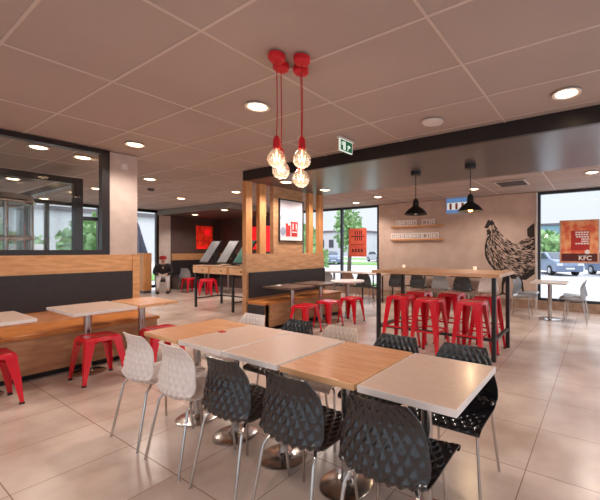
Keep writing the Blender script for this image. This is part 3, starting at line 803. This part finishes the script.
# ------------------------------------------------------------------ dark alcove
a = atX(196, 249, XF); b = atX(212, 226.5, XF); a, b = Vector((a.y, 0, a.z)), Vector((b.y, 0, b.z))
t = thing('wall_poster', 'glowing red and orange poster on the dark alcove wall', 'poster', (XF, a.x, a.z), math.pi / 2)
bx(0, b.x - a.x, -.03, -.002, 0, b.z - a.z).build('sheet', 'poster_glow', t)
g = MB(); w, h = b.x - a.x, b.z - a.z
g.box(w * .5, w * .85, -.033, -.0305, h * .6, h * .85); g.box(w * .1, w * .6, -.033, -.0305, h * .04, h * .12)
g.build('red_print', 'ink_white' if 0 else 'red_light', t)
def redbox(px0, py0, px1, py1, lb):
    a = atY(px0, py1, DW); b = atY(px1, py0, DW)
    t = thing('wall_light_sign', lb, 'light box', (a.x, DW, a.z), 0, 'red light boxes behind the slats')
    bx(0, b.x - a.x, -.06, -.002, 0, b.z - a.z).build('casing', 'frame_black', t)
    bx(.02, b.x - a.x - .02, -.063, -.0605, .02, b.z - a.z - .02).build('panel', 'red_light', t)
redbox(249, 210, 262, 218, 'red glowing panel high behind the slats')
redbox(249, 226, 262, 250, 'red glowing panel low behind the slats')
a = atX(263.5, 252, -9.04); b = atX(276, 226, -9.04)
t = thing('wall_light_sign', 'red glowing panel behind the second gap of the slats', 'light box', (-9.05, a.y, a.z), 0, 'red light boxes behind the slats')
bx(.002, .05, 0, b.y - a.y, 0, b.z - a.z).build('casing', 'frame_black', t)
bx(.05, .054, .02, b.y - a.y - .02, .02, b.z - a.z - .02).build('panel', 'red_light', t)
t = thing('banquette_bench', 'dark alcove bench with a pale wood rail running below the red poster', 'bench', (XF, 6.78, 0), math.pi / 2)
L_ = 1.35
bx(0, L_, -.06, -.002, 1.03, 1.27).build('back_rail', 'wood', t)
bx(0, L_, -.07, -.002, .5, 1.03).build('back_pad', 'vinyl', t)
bx(0, L_, -.5, -.002, .42, .5).build('seat', 'vinyl', t)
bx(0, L_, -.45, -.02, 0, .42).build('front_panel', 'dark_wall', t)
t = thing('banquette_bench', 'dark alcove bench with a pale wood rail along the far wall', 'bench', (-11.4, DW, 0))
bx(-1.5, 2.2, -.06, -.002, 1.03, 1.27).build('back_rail', 'wood', t)
bx(-1.5, 2.2, -.07, -.002, .5, 1.03).build('back_pad', 'vinyl', t)
bx(-1.5, 2.2, -.5, -.002, .42, .5).build('seat', 'vinyl', t)
bx(-1.5, 2.2, -.45, -.02, 0, .42).build('front_panel', 'dark_wall', t)
def simple_table(label, x, y, top, w=.7, d=.6):
    t = thing('cafe_table', label, 'table', (x, y, 0), 0, 'tables in the dark alcove')
    bx(-w / 2, w / 2, -d / 2, d / 2, .72, .75).build('table_top', top, t)
    MB().lathe([(.2, 0), (.2, .01), (.04, .03), (.035, .05), (.035, .72)], n=20).build('pedestal', 'steel', t, True)
simple_table('dark table on the left in the alcove', -12.1, 7.5, 'brown_top')
simple_table('pale wood table in the middle of the alcove', -11.4, 7.2, 'bar_wood')
simple_table('pale wood table on the right of the alcove behind the counter', -10.3, 7.2, 'bar_wood')
for x, y, rz, lb in ((-11.5, 6.6, 0, 'left red stool in the dark alcove'), (-10.75, 6.75, .3, 'middle red stool in the dark alcove'), (-10.2, 6.45, .5, 'right red stool in the dark alcove, behind the drawer counter')):
    dup(low, (x, y, 0), rz, lb)
chair('grey', -11.9, 6.75, .3, 'pale grey chair in the dark alcove beside the seated person', 'chairs in the alcove')
t = thing('litter_bin', 'dark grey boxy bin behind the drawer counter', 'bin', (-7.9, 7.2, 0))
bx(-.4, .4, -.25, .25, .04, .95).build('body', 'bin_grey', t, bevel=.01)
bx(-.2, .2, -.255, -.2501, .62, .78).build('flap', 'frame_black', t)
bx(-.38, .38, -.23, .23, 0, .04).build('plinth', 'plinth', t)
# drawer counter
K0, K1 = -8.46, -6.30
t = thing('drawer_counter', 'pale wood counter with three drawers on black metal legs', 'counter', (K0, 4.93, 0))
KL = K1 - K0
bx(0, KL, .01, .78, .84, 1.0).build('carcass', 'bar_wood', t)
bx(-.01, KL + .01, 0, .8, 1.0, 1.03).build('counter_top', 'bar_wood', t)
for k in range(3):
    a = .02 + k * .72
    dr = bx(a, a + .62, -.012, .009, .85, .99).build('drawer', 'wood_edge', t, bevel=.004)
    MB().tube([(a + .42, -.03, .92), (a + .42, -.013, .92)], .016, 12).build('knob', 'lamp_black', dr, True)
    if k: bx(a - .06, a - .025, -.004, .008, .85, .99).build('divider', 'wood_slat', t)
for x in (.06, 1.52, KL - .04):
    for y in (.04, .74): bx(x - .022, x + .022, y - .022, y + .022, 0, .84).build('leg', 'iron', t)
    bx(x - .015, x + .015, .062, .718, .2, .23).build('side_rail', 'iron', t)
bx(.082, KL - .062, .725, .755, .2, .23).build('back_rail', 'iron', t)
for k, (px_, sm) in enumerate(((199, 'screen_grey'), (216.5, 'screen_grey'), (232.5, 'screen_green'))):
    x = atY(px_, 262, 5.02).x
    t = thing('order_terminal', ['tilted grey screen terminal on the left of the drawer counter', 'tilted grey screen terminal in the middle of the drawer counter', 'tilted green screen terminal on the right of the drawer counter'][k], 'terminal', (x, 5.02, 1.0305), 0, 'terminals on the drawer counter')
    bx(.06, .32, .1, .4, 0, .015).build('foot_plate', 'lamp_black', t)
    bx(.17, .22, .3, .34, .015, .42).build('post', 'lamp_black', t)
    def pl(x0, x1, a, b, off, th):
        u = Vector((0, .35, .52)).normalized(); n_ = Vector((0, -.52, .35)).normalized()
        p0 = Vector((0, 0, .07)) + u * a + n_ * off; p1 = Vector((0, 0, .07)) + u * b + n_ * off; q = n_ * th
        return MB().hexa([(x0, p0.y, p0.z), (x1, p0.y, p0.z), (x1, (p0 + q).y, (p0 + q).z), (x0, (p0 + q).y, (p0 + q).z)], [(x0, p1.y, p1.z), (x1, p1.y, p1.z), (x1, (p1 + q).y, (p1 + q).z), (x0, (p1 + q).y, (p1 + q).z)])
    hd = pl(0, .37, 0, .63, -.035, .035).build('tablet_body', 'lamp_black', t)
    pl(.015, .355, .02, .61, .0005, .003).build('screen', sm, hd)
    bx(.385, .44, .12, .24, .02, .3).build('card_reader', 'lamp_black', t)
# far wooden block near the outer window
a = atZ(139.5, 293, 0); b = atZ(151.3, 292, 0)
t = thing('bench_end', 'tall orange wood bench end standing near the far windows', 'bench end', (-12.62, 5.70, 0))
bx(-.25, .25, -.12, .12, .08, 1.3).build('wood_block', 'wood_slat', t)
bx(-.24, .24, -.11, .11, 0, .08).build('plinth', 'bin_grey', t)
# ------------------------------------------------------------------ seated person
t = thing('person', 'seated person in a red cap, dark top and pale trousers', 'person', (-12.2, 6.1, 0), math.radians(62))
def skin(name, joints, edges, m, parent, root=0, sub=1):
    me = bpy.data.meshes.new(name); me.from_pydata([j[0] for j in joints], edges, []); me.materials.append(MATS[m])
    o = bpy.data.objects.new(name, me); C.objects.link(o); o.parent = parent
    sk = o.modifiers.new('s', 'SKIN'); sk.use_smooth_shade = True
    for i, j in enumerate(joints):
        sv = me.skin_vertices[0].data[i]; r = j[1]; sv.radius = (r, r) if not isinstance(r, tuple) else r; sv.use_root = (i == root)
    ss = o.modifiers.new('d', 'SUBSURF'); ss.levels = sub; ss.render_levels = sub
    return o
# local: person faces -Y
J = [((0, 0, .52), (.14, .11)), ((0, -.05, .68), (.12, .09)), ((0, -.13, .86), (.15, .11)), ((0, -.17, .95), .05), ((0, -.20, 1.02), .055), ((0, -.22, 1.09), (.075, .085)), ((0, -.22, 1.15), .06),
     ((.18, -.14, .88), .05), ((.25, -.18, .66), .042), ((.10, -.40, .62), .032), ((.07, -.47, .61), .03),
     ((-.18, -.14, .88), .05), ((-.25, -.18, .66), .042), ((-.10, -.40, .62), .032), ((-.07, -.47, .61), .03),
     ((.10, -.06, .50), .085), ((.13, -.42, .50), .06), ((.14, -.38, .12), .04), ((.14, -.40, .05), .04), ((.14, -.52, .035), .03),
     ((-.10, -.06, .50), .085), ((-.13, -.42, .50), .06), ((-.14, -.38, .12), .04), ((-.14, -.40, .05), .04), ((-.14, -.52, .035), .03)]
E_ = [(0, 1), (1, 2), (2, 3), (3, 4), (4, 5), (5, 6), (2, 7), (7, 8), (8, 9), (9, 10), (2, 11), (11, 12), (12, 13), (13, 14), (0, 15), (15, 16), (16, 17), (17, 18), (18, 19), (0, 20), (20, 21), (21, 22), (22, 23), (23, 24)]
skin('body', J, E_, 'skin', t)
def grow(j, k): return (j[0], tuple(v + k for v in j[1]) if isinstance(j[1], tuple) else j[1] + k)
T = [grow(J[i], .026) for i in (0, 1, 2, 7, 8, 9, 11, 12, 13)] + [((0, -.165, .945), .07)]
skin('dark_top', T, [(0, 1), (1, 2), (2, 3), (3, 4), (4, 5), (2, 6), (6, 7), (7, 8), (2, 9)], 'cloth_dark', t)
T = [grow(J[i], .016) for i in (0, 15, 16, 17, 20, 21, 22)]
skin('trousers', T, [(0, 1), (1, 2), (2, 3), (0, 4), (4, 5), (5, 6)], 'cloth_pale', t)
MB().lathe([(.105, .0), (.108, .04), (.09, .09), (.05, .115), (.002, .122)], (0, -.22, 1.10), 20).build('cap', 'cap_red', t, True)
bx(-.07, .07, -.40, -.29, 1.10, 1.115).build('cap_peak', 'cap_red', t, bevel=.005)
for s in (-1, 1):
    bx(s * .14 - .045, s * .14 + .045, -.56, -.34, 0, .09).build('shoe', 'shoe', t, bevel=.02)
    hd = MB()
    for k in range(4):
        x = s * (.045 + .012 * k); hd.tube([(x, -.48, .612), (x - s * .004, -.515, .605), (x - s * .006, -.53, .588)], .007, 6)
    hd.tube([(s * .04, -.465, .62), (s * .028, -.49, .63)], .008, 6)
    hd.build('fingers', 'skin', t, True)
g = MB()
g.lathe([(.001, -.012), (.012, -.004), (.001, .01)], (0, -.31, 1.06), 8); g.build('nose', 'skin', t, True)
g = MB()
for s in (-1, 1): g.lathe([(.001, -.007), (.009, 0), (.001, .007)], (s * .03, -.295, 1.085), 8)
g.box(-.022, .022, -.304, -.298, 1.022, 1.028)
g.build('eyes_and_mouth', 'cloth_dark', t, True)
t = thing('pub_chair', 'black chair the person in the red cap sits on', 'chair', (-12.2, 6.1, 0), math.radians(62))
bx(-.22, .22, -.3, .2, .37, .41).build('seat', 'lamp_black', t, bevel=.01)
bx(-.2, .2, .17, .2, .5, .85).build('backrest', 'lamp_black', t, bevel=.01)
for sx in (-1, 1):
    MB().tube([(sx * .19, .18, .8), (sx * .2, .22, 0)], .012, 8).build('leg', 'iron', t, True)
    MB().tube([(sx * .19, -.27, .38), (sx * .2, -.28, 0)], .012, 8).build('leg', 'iron', t, True)

# ------------------------------------------------------------------ outside
GZ = -.15
def ground(o): o['kind'] = 'structure'; return o
ground(bx(-90, 90, YB + .3, 160, GZ - .1, GZ).build('ground', 'asphalt'))
ground(bx(-90, XF - .3, -60, YB + .3, GZ - .1, GZ).build('ground_side', 'asphalt'))
ground(bx(XR + .3, 60, -60, YB + .3, GZ - .1, GZ).build('ground_right', 'asphalt'))
for k, q in enumerate(((-14, -5.9, 11.5, 13.5), (-60, 60, 46, 56), (-30, -16.5, 30, 36))):
    o = bx(*q, GZ, GZ + .05).build('lawn', 'lawn'); o['kind'] = 'structure'
o = bx(-24, -19, -20, 20, GZ, GZ + .05).build('lawn', 'lawn'); o['kind'] = 'structure'
def car(label, x, y, rz, m):
    t = thing('parked_car', label, 'car', (x, y, GZ), rz, 'cars parked outside the rear windows')
    prof = [(-2.05, .25), (-2.1, .6), (-2.0, .85), (-1.5, .93), (-.9, 1.38), (.6, 1.42), (1.3, 1.02), (2.0, .88), (2.12, .6), (2.08, .25)]
    def slab(y0, y1, pr, ins=0):
        return [(a, y0, b) for a, b in pr], [(a, y1, b) for a, b in pr]
    g = MB(); a, b = slab(-.82, .82, prof); g.hexa(a, b); g.build('body', m, t, bevel=.06)
    wp = [(-1.35, .95), (-.86, 1.32), (.55, 1.35), (1.12, 1.0)]
    g = MB(); a, b = slab(-.83, .83, wp); g.hexa(a, b); g.build('side_glass', 'car_glass', t)
    g = MB(); g.hexa([(1.36, -.68, 1.02), (1.36, .68, 1.02), (1.30, .68, 1.0), (1.3, -.68, 1.0)], [(.68, -.62, 1.405), (.68, .62, 1.405), (.62, .62, 1.38), (.62, -.62, 1.38)]); g.build('windscreen', 'car_glass', t)
    g = MB(); g.hexa([(-1.56, -.68, .95), (-1.56, .68, .95), (-1.5, .68, .93), (-1.5, -.68, .93)], [(-.97, -.62, 1.38), (-.97, .62, 1.38), (-.9, .62, 1.36), (-.9, -.62, 1.36)]); g.build('rear_window', 'car_glass', t)
    for wx in (-1.3, 1.3):
        for s in (-1, 1):
            w = MB().tube([(wx, s * .62, .31), (wx, s * .85, .31)], .31, 20).build('wheel', 'tyre', t, True)
            MB().tube([(wx, s * .85, .31), (wx, s * .86, .31)], .18, 12).build('hub', 'car_silver', w)
    for s in (-1, 1):
        bx(1.98, 2.13, s * .6 - .16, s * .6 + .16, .62, .76).build('headlight', 'car_light', t)
        bx(-2.12, -1.98, s * .62 - .14, s * .62 + .14, .62, .8).build('tail_light', 'ink_red', t)
    bx(2.1, 2.135, -.26, .26, .4, .5).build('number_plate', 'plate_white', t)
    return t
car('blue grey car outside the right window, left of the food poster', -2.6, 25.5, math.radians(-58), 'car_blue')
car('blue grey car outside at the right edge below the food poster', .9, 25.5, math.radians(-58), 'car_blue')
car('silver car outside farther away left of the food poster', -6.2, 32, math.radians(-80), 'car_silver')
car('silver car outside the rear left window behind the coral poster', -25, 40, math.radians(-30), 'car_silver')
car('white car outside the rear left window farther right', -14.5, 34, math.radians(-20), 'car_white')
car('dark car outside the rear left window on the left', -25, 30, math.radians(-40), 'car_blue')
def building(label, x0, x1, y0, y1, h, m, nwin):
    t = thing('outside_building', label, 'building', ((x0 + x1) / 2, y0, GZ), 0, 'low buildings beyond the car park')
    W2 = (x1 - x0) / 2
    bx(-W2, W2, 0, y1 - y0, 0, h).build('walls', m, t); bx(-W2 - .3, W2 + .3, -.3, y1 - y0 + .3, h, h + .5).build('roof', 'build_roof', t)
    for k in range(nwin):
        a = -W2 + (k + .25) * 2 * W2 / nwin; f = bx(a, a + W2 / nwin, -.06, .02, h * .35, h * .7).build('window', 'build_roof', t)
        bx(a + .1, a + W2 / nwin - .1, -.08, -.061, h * .37, h * .68).build('pane', 'car_glass', f)
building('teal fronted building beyond the right window', -16, -2, 95, 110, 7.5, 'build_teal', 5)
building('pale building beyond the right window farther right', 6, 26, 100, 120, 5, 'build_pale', 6)
building('pale long building beyond the rear left window', -75, -50, 70, 85, 6, 'build_pale', 8)
building('pale building beyond the left end of the rooster wall', -42, -30, 75, 90, 6.5, 'build_teal', 4)
o = building('pale low building beyond the lobby windows', -70, -52, 2, 30, 6, 'build_pale', 3)
def tree(label, x, y, h, r, group='trees beyond the windows', trunk=.35):
    t = thing('tree', label, 'tree', (x, y, GZ), 0, group)
    MB().tube([(0, 0, 0), (.05, .03, h * .4), (0, 0, h * .8)], [.12, .09, .03], 8).build('trunk', 'bark', t, True)
    rnd = random.Random(int(x * 10 + y)); g = MB()
    for k in range(620):
        a = rnd.uniform(0, 2 * math.pi); q = rnd.uniform(-1, 1); rr = rnd.random() ** .4
        s = math.sqrt(1 - q * q); c = Vector((r * rr * s * math.cos(a), r * rr * s * math.sin(a), h * (trunk + (1 - trunk) / 2) + (h * (1 - trunk) / 2) * rr * q))
        u = Vector((rnd.uniform(-1, 1), rnd.uniform(-1, 1), rnd.uniform(-1, 1))).normalized() * r * .14; v = u.orthogonal().normalized() * r * .1
        g.add([c - u, c + v, c + u, c - v], [(0, 1, 2, 3)])
    g.build('crown', 'leaf', t)
tree('slim young tree outside the rear left window', -10.6, 14.2, 3.9, .75)
tree('broad green tree beyond the right window left of the poster', -6.8, 52, 4.2, 3.2, trunk=.1)
tree('green tree beyond the far right of the right window', 4, 54, 4, 3.0, trunk=.1)
tree('bushy tree beyond the rear left window on the left', -24, 24, 4.2, 2.2, trunk=.1)
tree('round bush beyond the left end of the rooster wall', -18.8, 36, 2.6, 2.0, trunk=.05)
tree('green bush left of the round table outside', -15, 16, 2.0, 1.3, trunk=.05)
tree('green tree outside the lobby windows behind the white box', -26, 3.6, 3.8, 1.9, trunk=.1)
tree('green tree outside the lobby windows on the right', -22, 7.6, 3.4, 1.5, trunk=.1)
tree('green tree outside the lobby windows far left', -21.5, 4.6, 2.4, 1.2, trunk=.05)
tree('green shrub outside below the closed parasol', -17.2, 6.9, 1.3, .8, trunk=.02)
tree('green shrub outside behind the round lobby door', -20, 1.2, 2.4, 1.4, trunk=.05)
t = thing('parasol', 'closed grey parasol standing outside the far left window', 'parasol', (-14.6, 6.35, GZ))
g = MB(); n = 12
rs = [(2.62, .02), (2.4, .09), (1.9, .2), (1.35, .34), (1.15, .38)]
vs = []
for z, r in rs:
    for k in range(2 * n):
        a = math.pi * k / n; q = r * (1.12 if k % 2 else .72); vs.append((q * math.cos(a), q * math.sin(a), z))
fs = [(i * 2 * n + k, i * 2 * n + (k + 1) % (2 * n), (i + 1) * 2 * n + (k + 1) % (2 * n), (i + 1) * 2 * n + k) for i in range(4) for k in range(2 * n)]
g.add(vs, fs).build('canopy', 'parasol', t)
MB().tube([(0, 0, 0), (0, 0, 2.7)], .025, 8).build('pole', 'steel', t, True)
MB().lathe([(.3, 0), (.3, .08), (.03, .1)], n=20).build('base', 'bin_grey', t, True)
t = thing('outdoor_cabinet', 'white box cabinet outside the lobby window', 'cabinet', (-17, 3.95, GZ))
bx(-.4, .4, -.5, .5, 0, 1.75).build('body', 'paper_white', t, bevel=.02)
bx(.4, .41, -.4, .4, .2, 1.6).build('door', 'white_plastic', t)

# ------------------------------------------------------------------ sky, camera, colour
W = bpy.data.worlds.new('World'); SC.world = W; W.use_nodes = True; nt = W.node_tree
bg = nt.nodes['Background']
tc = nt.nodes.new('ShaderNodeTexCoord'); sp = nt.nodes.new('ShaderNodeSeparateXYZ'); nt.links.new(tc.outputs['Generated'], sp.inputs[0])
rp = nt.nodes.new('ShaderNodeValToRGB'); rp.color_ramp.elements[0].position = .02; rp.color_ramp.elements[0].color = (.80, .84, .90, 1)
rp.color_ramp.elements[1].position = .75; rp.color_ramp.elements[1].color = (2.3, 2.45, 2.8, 1)
e_ = rp.color_ramp.elements.new(.2); e_.color = (.84, .9, 1.0, 1)
nt.links.new(sp.outputs['Z'], rp.inputs[0]); nt.links.new(rp.outputs[0], bg.inputs[0]); bg.inputs[1].default_value = 1.0
l = bpy.data.lights.new('sun', 'SUN'); l.energy = 2.2; l.angle = math.radians(12); l.color = (1, .97, .93)
so = bpy.data.objects.new('sun', l); C.objects.link(so); so.rotation_euler = (math.radians(50), 0, math.radians(160))

cam = bpy.data.cameras.new('cam'); co = bpy.data.objects.new('camera', cam); C.objects.link(co)
cam.sensor_fit = 'HORIZONTAL'; cam.sensor_width = 36; cam.lens = 36 * F / 600
cam.shift_x = -(CX - 300) / 600; cam.shift_y = 0; cam.clip_start = .05; cam.clip_end = 400
co.location = (0, 0, H); co.rotation_euler = (math.radians(90), 0, A)
SC.camera = co
vs_ = SC.view_settings; SC.display_settings.display_device = 'sRGB'
vs_.view_transform = 'Standard'; vs_.look = 'None'; vs_.exposure = .25; vs_.gamma = 1; vs_.use_curve_mapping = False
SC.cycles.max_bounces = 8; SC.cycles.diffuse_bounces = 5; SC.cycles.transparent_max_bounces = 16
SC.cycles.use_denoising = True; SC.cycles.sample_clamp_indirect = 4; SC.cycles.caustics_reflective = False; SC.cycles.caustics_refractive = False
